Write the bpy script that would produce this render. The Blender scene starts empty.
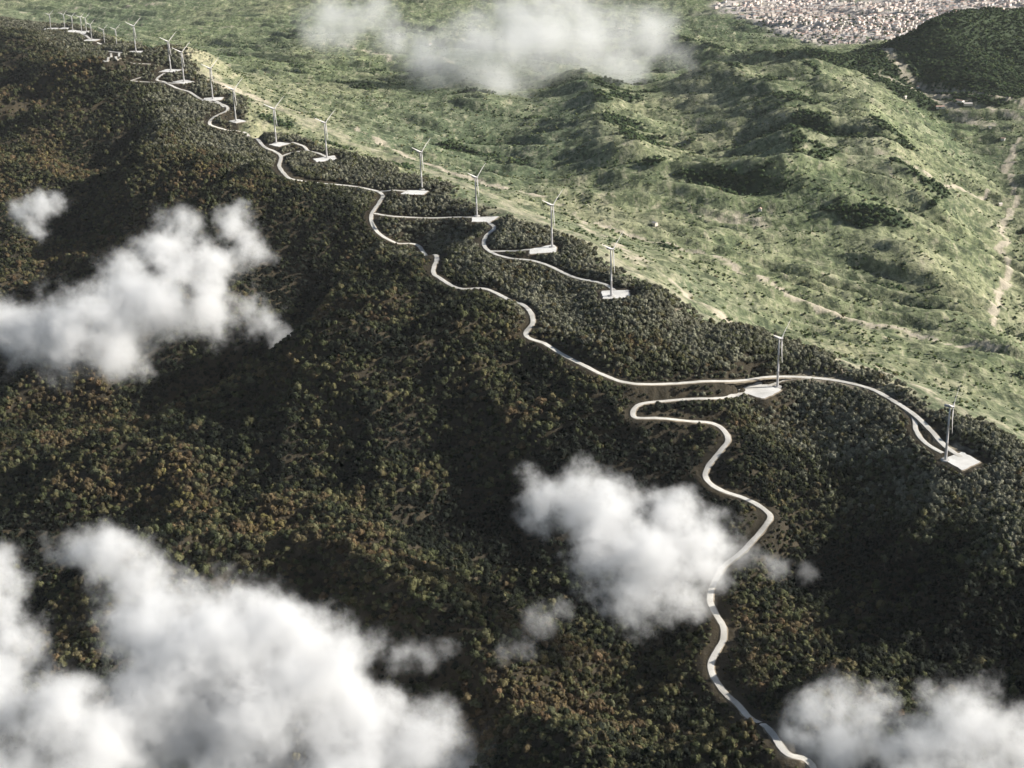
import bpy, math, random
import numpy as np
from mathutils import Vector, Matrix

scene = bpy.context.scene
COL = scene.collection
# ------------------------------------------------------------------ camera
CAM_Z = 1250.0; PITCH = math.radians(22.5); ROLL = math.radians(2.0); FOCAL = 1500.0
fwd = Vector((0, math.cos(PITCH), -math.sin(PITCH)))
up0 = Vector((0, math.sin(PITCH), math.cos(PITCH))); right0 = Vector((1, 0, 0))
cam_up = up0 * math.cos(ROLL) + right0 * math.sin(ROLL)
cam_right = right0 * math.cos(ROLL) - up0 * math.sin(ROLL)
cam_data = bpy.data.cameras.new('camera')
cam_data.sensor_fit = 'HORIZONTAL'; cam_data.sensor_width = 36.0; cam_data.lens = FOCAL / 1024 * 36.0
cam_data.clip_start = 1.0; cam_data.clip_end = 90000.0
cam = bpy.data.objects.new('camera', cam_data); COL.objects.link(cam)
cam.matrix_world = Matrix.Translation((0, 0, CAM_Z)) @ Matrix((cam_right, cam_up, -fwd)).transposed().to_4x4()
scene.camera = cam
# ------------------------------------------------------------------ light
SUN_ELEV = math.radians(25.0); SUN_AZ = math.radians(2.0)     # azimuth from +X towards +Y
sun_dir = Vector((math.cos(SUN_ELEV) * math.cos(SUN_AZ), math.cos(SUN_ELEV) * math.sin(SUN_AZ), math.sin(SUN_ELEV)))
world = bpy.data.worlds.new('World'); scene.world = world; world.use_nodes = True
wn = world.node_tree.nodes; wl = world.node_tree.links
sky = wn.new('ShaderNodeTexSky'); sky.sky_type = 'NISHITA'; sky.sun_disc = False
sky.sun_elevation = SUN_ELEV; sky.sun_rotation = math.pi / 2 - SUN_AZ
wl.new(sky.outputs[0], wn['Background'].inputs[0]); wn['Background'].inputs[1].default_value = 0.05
sun_data = bpy.data.lights.new('sun', 'SUN'); sun_data.energy = 5.0; sun_data.angle = math.radians(0.5)
sun_data.color = (1.0, 0.955, 0.88)
sun = bpy.data.objects.new('sun', sun_data); COL.objects.link(sun)
sun.rotation_euler = sun_dir.to_track_quat('Z', 'Y').to_euler(); sun.location = (3000, 2000, 3000)
scene.view_settings.view_transform = 'Standard'; scene.view_settings.look = 'None'
scene.view_settings.exposure = 0.75; scene.view_settings.gamma = 1.0
scene.view_settings.use_curve_mapping = False
cy = scene.cycles
cy.max_bounces = 8; cy.diffuse_bounces = 2; cy.glossy_bounces = 1; cy.transmission_bounces = 2
cy.volume_bounces = 5; cy.transparent_max_bounces = 16
cy.volume_step_rate = 1.0; cy.volume_max_steps = 512
cy.use_denoising = True
cy.use_adaptive_sampling = True; cy.adaptive_threshold = 0.035

# ------------------------------------------------------------------ plan of the place, world metres
CREST = [(1500, 600, 330), (1100, 1300, 340), (698, 1809, 352), (634, 1938, 360), (553, 2077, 364), (461, 2182, 366), (360, 2249, 385), (190, 2319, 452), (94, 2669, 430), (-45, 2860, 438), (-162, 3088, 434), (-389, 3343, 444), (-517, 3450, 458), (-644, 3673, 465), (-754, 3972, 462), (-867, 4172, 472), (-942, 4360, 470), (-1138, 4773, 456), (-1264, 5049, 432), (-1429, 5357, 406), (-1619, 5816, 368), (-1796, 6138, 332), (-2283, 6774, 290), (-3283, 8274, 260), (-4783, 10574, 220)]
RIDGES = [
    (-80, 130, [(-164, 2856), (-358, 2764), (-562, 2466), (-796, 2400)]),
    (45, 100, [(9, 2254), (-187, 2176), (-425, 2149), (-715, 2095)]),
    (-60, 110, [(413, 2023), (447, 1832), (422, 1600)]),
    (30, 110, [(349, 2151), (323, 1882), (237, 1573)]),
    (-40, 120, [(81, 2365), (7, 2137), (-54, 1883)]),
    (-75, 90, [(-1012, 4552), (-1313, 4422), (-1559, 4267)]),
    (60, 100, [(-852, 4416), (-1083, 4196), (-1348, 3948)]),
    (-60, 110, [(-615, 3670), (-825, 3471), (-1063, 3296)]),
    (-50, 90, [(-1343, 5181), (-1510, 5038), (-1727, 4880)]),
    (88, 165, [(264, 5408), (295, 4910), (299, 4369), (357, 3870)]),
    (125, 200, [(743, 5213), (840, 4760), (815, 4193), (709, 3618)]),
    (100, 175, [(1027, 5057), (1072, 4600), (1019, 4055), (948, 3516)]),
    (75, 140, [(644, 6514), (888, 5839), (1123, 5366)]),
    (45, 100, [(391, 3683), (672, 3539), (863, 3305)]),
    (40, 110, [(-291, 6216), (-116, 5393), (-76, 4909)]),
    (240, 280, [(1599, 5540), (1957, 5677), (2451, 5418)]),
    (28, 110, [(867, 3137), (927, 2881), (929, 2565)]),
    (-40, 120, [(1486, 5501), (1482, 4786), (1389, 4074), (1259, 3621), (1102, 3057), (1008, 2675)]),
    (110, 220, [(2385, 8275), (2667, 7976), (3072, 7803)]),
]
ROADS = {
    'A': [(333, 1057), (308, 1161), (288, 1243), (259, 1264), (250, 1417), (232, 1476), (225, 1520), (248, 1571), (240, 1640), (263, 1699), (297, 1727), (337, 1777), (335, 1801), (313, 1831), (282, 1851), (266, 1876), (271, 1900), (296, 1936), (308, 1960), (294, 1994), (257, 1996), (206, 1988), (175, 1988), (187, 2028), (241, 2048), (294, 2051), (327, 2073), (346, 2102)],
    'B': [(614, 1857), (600, 1890), (591, 1936), (582, 1983), (565, 2032), (541, 2085), (496, 2122), (445, 2137), (398, 2133), (346, 2104), (284, 2089), (221, 2071), (176, 2063), (133, 2087), (90, 2131), (53, 2175), (29, 2189), (25, 2207), (37, 2244), (18, 2341), (-32, 2454), (-84, 2472), (-122, 2533), (-134, 2563), (-132, 2660), (-175, 2885), (-224, 2883), (-261, 2915), (-276, 2967), (-261, 3026), (-258, 3061), (-285, 3087), (-351, 3110), (-434, 3109), (-466, 3133), (-494, 3231), (-502, 3320), (-519, 3356), (-557, 3413), (-637, 3701), (-692, 3700), (-731, 3717), (-727, 3757), (-700, 3799), (-715, 3849), (-773, 3901), (-832, 4010), (-876, 4045), (-922, 4105)],
    'Bb': [(571, 2014), (579, 1978), (573, 1941), (576, 1906), (592, 1872)],
    'T2': [(459, 2133), (421, 2134), (392, 2119)],
    'C': [(-270, 2978), (-237, 2965), (-186, 2962), (-124, 2949), (-65, 2920)],
    'C2': [(-36, 2886), (-24, 2819), (-40, 2750), (-43, 2681), (-28, 2631), (4, 2591), (40, 2572), (71, 2538), (115, 2458), (155, 2404), (173, 2331)],
    'C3': [(-32, 2642), (8, 2630), (45, 2621)],
    'D': [(-263, 3078), (-231, 3068), (-204, 3065)],
    'E': [(-502, 3320), (-485, 3348), (-455, 3368), (-422, 3349), (-400, 3318)],
    'E2': [(-446, 3369), (-461, 3398), (-488, 3418)],
    'F1': [(-712, 3827), (-732, 3874), (-750, 3902)],
    'F2': [(-904, 4086), (-881, 4075), (-859, 4074)],
    'F3': [(-922, 4105), (-940, 4114), (-937, 4145), (-926, 4173), (-911, 4181)],
    'F4': [(-920, 4093), (-955, 4093), (-994, 4100), (-1008, 4104), (-985, 4139)],
    'G': [(-974, 4213), (-1009, 4210), (-1035, 4210), (-1025, 4210)],
    'G2': [(-1053, 4195), (-1064, 4195), (-1187, 4726)],
    'G3': [(-1094, 4169), (-1085, 4192), (-1213, 4729)],
    'G4': [(-1325, 4882), (-1271, 4823), (-1203, 4742), (-1133, 4693)],
    'G5': [(-1728, 5848), (-1641, 5768), (-1529, 5559), (-1432, 5326), (-1366, 5260)],
}
PADS = {0: [(587, 1852), (620, 1875), (636, 1841), (603, 1816)], 1: [(341, 2105), (382, 2137), (411, 2102), (378, 2070)], 2: [(151, 2329), (197, 2329), (197, 2287), (152, 2289)], 3: [(40, 2623), (84, 2646), (91, 2630), (88, 2599), (41, 2593)], 4: [(-69, 2921), (-14, 2921), (-30, 2884), (-68, 2889)], 5: [(-219, 3043), (-206, 3073), (-160, 3061), (-171, 3032)], 6: [(-428, 3302), (-382, 3327), (-372, 3285), (-415, 3269)], 7: [(-539, 3401), (-519, 3425), (-489, 3406), (-513, 3377)], 8: [(-693, 3758), (-670, 3778), (-644, 3751), (-668, 3732)]}
TURBINES = [(590, 1851), (406, 2115), (166, 2302), (82, 2631), (-59, 2931), (-175, 3077), (-397, 3307), (-524, 3416), (-672, 3755), (-756, 3921), (-862, 4093), (-915, 4188), (-1132, 4719), (-1257, 4991), (-1368, 5267), (-1422, 5311), (-1507, 5572), (-1532, 5600), (-1573, 5632), (-1657, 5828), (-1717, 5850)]
TRACKS = [
    (9, [(1613, 4617), (1484, 4308), (1377, 3912), (1227, 3578), (1174, 3309), (1079, 3109), (971, 2840)]),
    (9, [(1372, 5632), (1432, 5321), (1567, 5159), (1750, 4923)]),
    (8, [(977, 3819), (1094, 3758), (1318, 3955)]),
    (9, [(209, 3234), (394, 3092), (572, 2784), (742, 2670), (896, 2553)]),
    (60, [(-852, 4204), (-544, 4007), (-210, 3653), (29, 3014), (169, 2624), (317, 2347), (460, 2219), (584, 2077), (697, 1909)]),
    (12, [(376, 2230), (457, 2205), (517, 2193), (582, 2227), (627, 2067)]),
    (14, [(128, 3419), (247, 2677), (373, 2498)]),
    (10, [(-395, 4104), (-111, 3639), (82, 3457)]),
    (16, [(-813, 4133), (-722, 4141), (-561, 4137)]),
    (16, [(1390, 5676), (1447, 5310), (1553, 5052), (1702, 4835)]),
    (26, [(1332, 5273), (1460, 5213), (1528, 4960), (1588, 4720)]),
    (18, [(623, 1898), (701, 1922), (787, 1995)]),
    (9, [(635, 1828), (660, 1793), (713, 1754)]),
    (20, [(457, 3414), (588, 3349)]),
    (16, [(-2480, 7951), (-2194, 8242), (-1840, 8349)]),
    (14, [(-1622, 7293), (-1187, 7569)]),
    (16, [(-723, 6864), (-325, 6085), (-4, 5861)]),
]
TOWN_LINE = [(1469, 7568), (1561, 7178), (1644, 6823), (1970, 7391), (2430, 7543)]
FARMS = [(1547, 5031, 4), (1568, 5009, 4), (1465, 5260, 0), (1565, 4751, 2), (1575, 4647, 0), (1329, 3896, 2), (598, 3412, 2), (337, 3282, 0), (1478, 5021, 4), (1370, 5067, 0), (-653, 3677, 2), (558, 7051, 1), (-318, 6881, 0)]
CLOUDS = [
    ('small grey white cloud puff floating alone above the dark slope', 0.05, [((-985, 2970, 436), (53, 53, 48)), ((-957, 2988, 443), (67, 67, 60)), ((-926, 3005, 450), (46, 46, 41)), ((-948, 2919, 416), (47, 47, 43))]),
    ('towering grey white cloud over the dark forested valley beside the small puff', 0.05, [((-800, 2223, 465), (87, 87, 78)), ((-747, 2196, 451), (102, 102, 92)), ((-677, 2198, 453), (123, 123, 111)), ((-618, 2215, 461), (132, 132, 119)), ((-552, 2247, 476), (121, 121, 108)), ((-607, 2292, 496), (97, 97, 87)), ((-563, 2371, 528), (86, 86, 78)), ((-551, 2435, 551), (66, 66, 59)), ((-464, 2243, 474), (104, 104, 93)), ((-617, 2162, 434), (93, 93, 84)), ((-694, 2162, 434), (81, 81, 73)), ((-508, 2332, 512), (81, 81, 73))]),
    ('slender upright cloud tuft beside the towering cloud', 0.05, [((-464, 2456, 542), (58, 58, 52)), ((-434, 2397, 518), (70, 70, 63)), ((-457, 2481, 552), (45, 45, 40)), ((-471, 2367, 505), (52, 52, 46))]),
    ('little torn cloud wisp at the foot of the cloud tuft', 0.032, [((-440, 2411, 413), (44, 44, 40)), ((-411, 2372, 396), (55, 55, 49)), ((-383, 2338, 379), (41, 41, 37))]),
    ('large bright white cloud bank rolling over the lower forest', 0.07, [((-517, 1574, 411), (53, 53, 47)), ((-479, 1554, 401), (71, 71, 64)), ((-444, 1517, 380), (91, 91, 82)), ((-419, 1462, 347), (119, 119, 107)), ((-361, 1450, 339), (133, 133, 120)), ((-300, 1458, 344), (119, 119, 107)), ((-267, 1463, 347), (89, 89, 80)), ((-236, 1416, 316), (126, 126, 113)), ((-300, 1381, 291), (144, 144, 130)), ((-190, 1368, 282), (115, 115, 103)), ((-387, 1383, 293), (130, 130, 117)), ((-113, 1344, 264), (99, 99, 89)), ((-60, 1326, 249), (84, 84, 76)), ((-439, 1358, 274), (100, 100, 90)), ((-306, 1320, 245), (127, 127, 114)), ((-188, 1317, 242), (112, 112, 101))]),
    ('pale cloud bank at the edge of the forest beside the bright one', 0.06, [((-591, 1491, 389), (66, 66, 59)), ((-566, 1448, 361), (73, 73, 66)), ((-577, 1419, 341), (72, 72, 65)), ((-547, 1438, 354), (50, 50, 45)), ((-600, 1536, 416), (45, 45, 41))]),
    ('grey shadowed low cloud below the pale bank', 0.045, [((-536, 1324, 353), (82, 82, 74)), ((-482, 1313, 346), (90, 90, 81)), ((-437, 1295, 333), (81, 81, 73)), ((-516, 1271, 316), (94, 94, 84)), ((-453, 1257, 305), (88, 88, 79))]),
    ('dense white cloud drifting across the winding forest road', 0.075, [((40, 1670, 400), (69, 69, 62)), ((80, 1669, 399), (78, 78, 70)), ((109, 1645, 386), (91, 91, 82)), ((139, 1607, 363), (109, 109, 98)), ((165, 1592, 354), (108, 108, 97)), ((207, 1605, 362), (89, 89, 80)), ((192, 1646, 386), (65, 65, 58)), ((146, 1554, 328), (84, 84, 76)), ((184, 1547, 324), (62, 62, 56)), ((101, 1592, 353), (73, 73, 66)), ((225, 1588, 351), (60, 60, 54))]),
    ('thin wisp of vapour trailing off the dense white cloud', 0.02, [((278, 1615, 343), (42, 42, 37)), ((313, 1602, 335), (38, 38, 34)), ((348, 1593, 329), (28, 28, 26))]),
    ('thin white cloud beside the road at the foot of the slope', 0.06, [((266, 1148, 437), (48, 48, 43)), ((291, 1155, 441), (48, 48, 43)), ((316, 1147, 435), (48, 48, 43)), ((290, 1125, 420), (59, 59, 53)), ((250, 1129, 423), (40, 40, 36)), ((320, 1120, 416), (47, 47, 42)), ((280, 1096, 398), (58, 58, 53))]),
    ('bright white cloud beside the thin one at the foot of the slope', 0.065, [((377, 1123, 457), (49, 49, 44)), ((401, 1111, 449), (65, 65, 59)), ((426, 1105, 444), (53, 53, 48)), ((349, 1099, 441), (51, 51, 46)), ((386, 1084, 429), (69, 69, 62)), ((443, 1086, 431), (69, 69, 62)), ((335, 1075, 422), (57, 57, 51)), ((412, 1066, 415), (68, 68, 61))]),
    ('faint ragged scrap of vapour between the two large clouds', 0.02, [((-135, 1429, 336), (41, 41, 37)), ((-107, 1428, 336), (38, 38, 34)), ((-163, 1445, 347), (29, 29, 26)), ((-85, 1432, 339), (23, 23, 21))]),
    ('faint ragged scrap of vapour below the dense white cloud', 0.018, [((-1, 1463, 322), (36, 36, 32)), ((23, 1488, 339), (39, 39, 35)), ((46, 1498, 345), (30, 30, 27)), ((-19, 1454, 316), (26, 26, 24))]),
    ('broad thin veil of cloud hanging over the green valley', 0.008, [((-109, 5459, 297), (285, 285, 256)), ((-3, 5335, 263), (298, 298, 268)), ((141, 5400, 281), (330, 330, 297)), ((283, 5389, 278), (329, 329, 296)), ((366, 5546, 320), (318, 318, 286)), ((227, 5696, 355), (295, 295, 266)), ((515, 5578, 328), (222, 222, 200)), ((-180, 5348, 266), (215, 215, 193)), ((-6, 5163, 209), (227, 227, 204)), ((-289, 5432, 290), (208, 208, 187)), ((416, 5269, 243), (203, 203, 183)), ((77, 5710, 358), (247, 247, 222))]),
    ('thin pale lobe of cloud over the green valley beside the veil', 0.008, [((-726, 6151, 257), (192, 192, 172)), ((-635, 6291, 292), (217, 217, 195)), ((-514, 6333, 302), (196, 196, 177)), ((-704, 6382, 313), (187, 187, 168)), ((-442, 6128, 251), (180, 180, 162))]),
    ('small faint cloud patch over the valley hills', 0.006, [((527, 4991, 374), (130, 130, 117)), ((580, 4881, 342), (111, 111, 100)), ((522, 5108, 404), (88, 88, 79))]),
]
# ------------------------------------------------------------------ terrain
# gradient noise, fractal sums and the height function, all in world metres
def _hash(ix, iy, seed):
    n = (ix.astype(np.int64) * 374761393 + iy.astype(np.int64) * 668265263 + seed * 1274126177) & 0xffffffff
    n = ((n ^ (n >> 13)) * 1274126177) & 0xffffffff
    return ((n ^ (n >> 16)) & 0xffff) / 65535.0

def noise2(x, y, seed=0):
    ix = np.floor(x); iy = np.floor(y); fx = x - ix; fy = y - iy
    ux = fx * fx * fx * (fx * (fx * 6 - 15) + 10); uy = fy * fy * fy * (fy * (fy * 6 - 15) + 10)
    def g(dx, dy):
        a = _hash(ix + dx, iy + dy, seed) * 2 * math.pi
        return np.cos(a) * (fx - dx) + np.sin(a) * (fy - dy)
    a = g(0, 0); b = g(1, 0); c = g(0, 1); d = g(1, 1)
    return ((a + (b - a) * ux) * (1 - uy) + (c + (d - c) * ux) * uy) * 1.5

def fbm(x, y, octaves=4, seed=0, gain=0.5):
    s = 0; amp = 1.0
    for k in range(octaves):
        s = s + amp * noise2(x, y, seed + k * 17); x = x * 2.03 + 11.3; y = y * 2.03 - 7.1; amp *= gain
    return s

def ridged(x, y, octaves=3, seed=0, gain=0.5):
    s = 0; amp = 1.0
    for k in range(octaves):
        s = s + amp * (1 - 2 * np.abs(noise2(x, y, seed + k * 31))); x = x * 2.1 + 3.7; y = y * 2.1 + 9.2; amp *= gain
    return s

def smooth(t, a=0.0, b=1.0):
    t = np.clip((t - a) / (b - a), 0, 1); return t * t * (3 - 2 * t)

def catmull(pts, step):
    pts = [np.array(p, float) for p in pts]; out = []
    ext = [2 * pts[0] - pts[1]] + pts + [2 * pts[-1] - pts[-2]]
    for i in range(1, len(ext) - 2):
        p0, p1, p2, p3 = ext[i - 1:i + 3]
        n = max(1, int(np.linalg.norm((p2 - p1)[:2]) / step))
        for k in range(n):
            t = k / n
            out.append(0.5 * (2 * p1 + (p2 - p0) * t + (2 * p0 - 5 * p1 + 4 * p2 - p3) * t * t + (3 * p1 - p0 - 3 * p2 + p3) * t ** 3))
    out.append(pts[-1]); return np.array(out)

def line_field(x, y, line):
    """unsigned distance, arc length, interpolated third column and side of the nearest point of a polyline"""
    best = np.full(x.shape, 1e18); S = np.zeros(x.shape); E = np.zeros(x.shape); side = np.ones(x.shape)
    acc = 0.0
    for a, b in zip(line[:-1], line[1:]):
        dx, dy = b[0] - a[0], b[1] - a[1]; L2 = dx * dx + dy * dy; L = math.sqrt(L2)
        t = np.clip(((x - a[0]) * dx + (y - a[1]) * dy) / L2, 0, 1)
        qx = x - a[0] - t * dx; qy = y - a[1] - t * dy; d2 = qx * qx + qy * qy
        m = d2 < best
        best = np.where(m, d2, best); S = np.where(m, acc + t * L, S)
        E = np.where(m, a[2] + t * (b[2] - a[2]), E) if len(a) > 2 else E
        side = np.where(m, np.sign(dx * qy - dy * qx), side); acc += L
    return np.sqrt(best), S, E, side

CREST_LINE = catmull(CREST, 220)

def crest_field(x, y):
    x = np.asarray(x, float); y = np.asarray(y, float)
    d, s, e, side = line_field(x, y, CREST_LINE)
    num = 0.0; den = 0.0                       # crest elevation, blended so that it never jumps
    for p in CREST_LINE:
        w = 1.0 / ((x - p[0]) ** 2 + (y - p[1]) ** 2 + 60.0 ** 2) ** 2; num = num + w * p[2]; den = den + w
    s = -0.5 * x + 0.866 * y                   # distance along the ridge's general run
    return -d * side, s, num / den             # positive towards the green valley

# the wooded side: a broad shoulder, a steep flank, then a gentle foot
_A = np.linspace(0, 4000, 2001)
_SL = 0.10 + 0.10 * smooth(_A, 0, 60) + 0.42 * smooth(_A, 110, 210) * (1 - smooth(_A, 300, 480)) - 0.08 * smooth(_A, 700, 1500)
_DROP = np.concatenate([[0], np.cumsum(_SL[:-1] * np.diff(_A))])

def rib(x, y, wx, wy):
    return ridged((x - 0.3 * y + 1.5 * wx) / 900, (y + 0.38 * x + 1.6 * wy) / 165, 3, 41)

def gully(x, y):
    """1 in the creases between the ribs of the green side"""
    wx = 60 * fbm(x / 700, y / 700, 3, 5); wy = 60 * fbm(x / 700, y / 700, 3, 9)
    return smooth(-rib(x, y, wx, wy) + 0.25 * fbm(x / 45, y / 45, 2, 143), -0.62, 0.10)

def base_height(x, y):
    x = np.asarray(x, float); y = np.asarray(y, float)
    d, s, e = crest_field(x, y)
    wx = 60 * fbm(x / 700, y / 700, 3, 5); wy = 60 * fbm(x / 700, y / 700, 3, 9)
    a = np.maximum(-d, 0); r = np.maximum(d, 0)
    ar = np.sqrt(a * a + 60 ** 2) - 60; rr = np.sqrt(r * r + 80 ** 2) - 80
    floor_r = 95 - 40 * smooth(y, 4500, 7500)
    stretch = 1.0 + 0.45 * fbm(s / 800, s * 0 + 3.3, 2, 15)
    left = e - np.interp(ar / stretch, _A, _DROP) * np.clip(stretch, 0.8, 1.2)
    right = e - (e - floor_r) * (1 - np.exp(-rr * 0.62 / (e - floor_r)))
    h = np.where(d < 0, left, right)
    # spurs, hollows and gullies on the wooded side
    k = smooth(a, 90, 480)
    da, _, _, _ = line_field(x, y, np.array(RIDGES[3][2], float)); k = k * (0.25 + 0.75 * smooth(da, 60, 300))
    h = h + k * 36 * ridged((s + 1.3 * wx) / 520, (a + wy) / 1300, 2, 3)
    h = h + k * 96 * ridged((x + wx) / 620, (y + wy) / 700, 2, 27, 0.45)
    h = h + smooth(a, 60, 300) * 17 * ridged((s + wx) / 170, (a + wy) / 380, 3, 21)
    # ribs on the green side
    q = smooth(r, 90, 700)
    h = h + q * 22 * rib(x, y, wx, wy)
    h = h + q * 2 * ridged((x * 0.8 + y * 0.45 + 1.5 * wx) / 80, (y - 0.5 * x + wy) / 260, 3, 47)
    h = h + q * 6 * fbm(x / 420, y / 420, 3, 51)
    for amp, w, pts in RIDGES:
        ln = np.array(pts, float)
        dd, ss, _, _ = line_field(x + 0.4 * wx, y + 0.4 * wy, ln)
        if amp > 0:
            h = h + amp * np.exp(-(np.sqrt(dd * dd + (0.25 * w) ** 2) - 0.25 * w) / w * 1.15) * (1 - smooth(dd, 2.2 * w, 3.4 * w))
        else:
            h = h + amp * np.exp(-(dd / w) ** 2)
    far = smooth(y, 8200, 11000)
    h = h + far * 260 * (0.5 + 0.5 * fbm(x / 2600, y / 2600, 3, 77))
    near = smooth(np.abs(d), 20, 160)
    h = h + (2.0 + 3.0 * near) * fbm(x / 85, y / 85, 4, 61)
    return h + 1.2 * q * fbm(x / 36, y / 36, 2, 67)
# ---- roads and pads pressed into the terrain
ROAD_WIDTH = {'A': 7.6, 'B': 7.6, 'T1e': 4.0, 'Bb': 6.5, 'G': 6.0, 'G2': 6.0, 'G3': 6.0, 'G4': 8.0, 'F4': 6.0, 'G5': 8.0}
ROAD_LINES = {}
GX0, GY0, CELL, GNX, GNY = -2100.0, 1100.0, 5.0, 640, 1040
road_d = np.full((GNX, GNY), 200.0); road_z = np.zeros((GNX, GNY))

def stamp(px, py, pz, half):
    R = 70.0
    i0 = int((px - R - GX0) / CELL); i1 = int((px + R - GX0) / CELL) + 1
    j0 = int((py - R - GY0) / CELL); j1 = int((py + R - GY0) / CELL) + 1
    i0, j0 = max(i0, 0), max(j0, 0); i1, j1 = min(i1, GNX), min(j1, GNY)
    if i0 >= i1 or j0 >= j1: return
    X = GX0 + np.arange(i0, i1)[:, None] * CELL; Y = GY0 + np.arange(j0, j1)[None, :] * CELL
    d = np.sqrt((X - px) ** 2 + (Y - py) ** 2) - half
    cur = road_d[i0:i1, j0:j1]; m = d < cur
    road_d[i0:i1, j0:j1] = np.where(m, d, cur)
    road_z[i0:i1, j0:j1] = np.where(m, pz, road_z[i0:i1, j0:j1])

for key, pts in ROADS.items():
    ln = catmull([(p[0], p[1], 0) for p in pts], 4.0)
    z = base_height(ln[:, 0], ln[:, 1])
    n = 15
    zs = np.convolve(np.pad(z, n, mode='edge'), np.ones(2 * n + 1) / (2 * n + 1), mode='valid') + 0.6
    ln[:, 2] = zs; ROAD_LINES[key] = ln

# generic pads of the far turbines: a rectangle along the ridge
for i in range(len(TURBINES)):
    if i not in PADS:
        x, y = TURBINES[i]; ang = math.radians(-20 + 25 * math.sin(i * 2.3))
        c, s = math.cos(ang), math.sin(ang)
        PADS[i] = [(x + c * u - s * v, y + s * u + c * v) for u, v in ((-26, -22), (24, -20), (26, 16), (-24, 18))]
PAD_Z = {}
for i, poly in PADS.items():
    P = np.array(poly + [TURBINES[i]], float)
    PAD_Z[i] = float(np.mean(base_height(P[:, 0], P[:, 1]))) + 0.5

# let road ends meet the pads, and branch roads meet their parent
ends = []
for key, ln in ROAD_LINES.items():
    for e in (0, -1):
        p = ln[e]; tgt = None
        for i, poly in PADS.items():
            c = np.mean(np.array(poly, float), axis=0)
            if np.hypot(*(p[:2] - c)) < 42: tgt = PAD_Z[i]
        if tgt is None and key != 'B':
            for k2 in ROAD_LINES:
                if k2 == key: continue
                q = ROAD_LINES[k2]; dd = np.hypot(q[:, 0] - p[0], q[:, 1] - p[1])
                if dd.min() < 14: tgt = q[dd.argmin(), 2] - 0.15; break
        if tgt is not None: ends.append((key, e, tgt))
for key, e, tgt in ends:
    ln = ROAD_LINES[key]; n = min(22, len(ln) // 2)
    d = tgt - ln[e, 2]
    for k in range(n):
        w = (1 - k / n); w = w * w * (3 - 2 * w)
        ln[k if e == 0 else -1 - k, 2] += d * w
for key, ln in ROAD_LINES.items():
    for p in ln[::1]: stamp(p[0], p[1], p[2], ROAD_WIDTH.get(key, 7.0) / 2)
def poly_points(poly, step=5.0):
    P = np.array(poly, float); x0, y0 = P.min(0); x1, y1 = P.max(0); out = []
    for x in np.arange(x0, x1 + step, step):
        for y in np.arange(y0, y1 + step, step):
            inside = False; j = len(P) - 1
            for k in range(len(P)):
                if (P[k, 1] > y) != (P[j, 1] > y) and x < (P[j, 0] - P[k, 0]) * (y - P[k, 1]) / (P[j, 1] - P[k, 1]) + P[k, 0]: inside = not inside
                j = k
            if inside: out.append((x, y))
    return out + [tuple(p) for p in poly]
for i, poly in PADS.items():
    for x, y in poly_points(poly): stamp(x, y, PAD_Z[i], 4.0)

def grid_lookup(arr, x, y, fill):
    u = (x - GX0) / CELL; v = (y - GY0) / CELL
    ok = (u >= 0) & (v >= 0) & (u < GNX - 1) & (v < GNY - 1)
    u = np.clip(u, 0, GNX - 1.001); v = np.clip(v, 0, GNY - 1.001)
    i = u.astype(int); j = v.astype(int); fu = u - i; fv = v - j
    r = (arr[i, j] * (1 - fu) + arr[i + 1, j] * fu) * (1 - fv) + (arr[i, j + 1] * (1 - fu) + arr[i + 1, j + 1] * fu) * fv
    return np.where(ok, r, fill)

def height(x, y):
    x = np.asarray(x, float); y = np.asarray(y, float)
    h = base_height(x, y); d = grid_lookup(road_d, x, y, 200.0)
    lim = 26 + 36 * np.exp(-((x + 415) ** 2 + (y - 3200) ** 2) / 95.0 ** 2) + 30 * np.exp(-((x + 142) ** 2 + (y - 2725) ** 2) / 80.0 ** 2)
    w = 1 - smooth((d - 5.0) / (lim - 5.0))
    rz = np.where(d < 60, grid_lookup(road_z, x, y, 0.0), h)
    return h + (rz - h) * w

# ---- land cover, as the ground itself is coloured, plus painted shade on ridge flanks
def forest_mask(x, y):
    d, s, e = crest_field(x, y)
    edge = 28 + 26 * fbm(s / 160, x / 400, 3, 91) + 16 * fbm(x / 50, y / 50, 2, 95)
    m = smooth(-(d - edge), -8, 8)
    return m, d, s

def stand_shade_mask(x, y):
    """dark stands of trees on the hills of the green side"""
    n = fbm(x / 330, y / 250, 4, 131) + 0.35 * fbm(x / 90, y / 60, 3, 137)
    hill = smooth(np.hypot((x - 1750) / 620, (y - 5500) / 520), 1.15, 0.75)
    fr, _, _, _ = line_field(x, y, np.array(RIDGES[18][2], float)); hill = np.maximum(hill, 1 - smooth(fr, 250, 420))
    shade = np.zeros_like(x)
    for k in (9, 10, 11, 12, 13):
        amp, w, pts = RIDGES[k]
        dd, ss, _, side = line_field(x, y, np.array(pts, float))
        shade = np.maximum(shade, (1 - smooth(dd, 0.35 * w, 1.3 * w)) * (side > 0 if k != 13 else 1) * 0.5)  # shade of the ridge flanks, put into the mask as darker wooded ground
    return smooth(0.62 * n + 0.12 * smooth(y, 4200, 5200) * (x < 700) + 0.86 * shade + 0.22 * gully(x, y) + 1.4 * hill, 0.50, 0.66)

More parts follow.
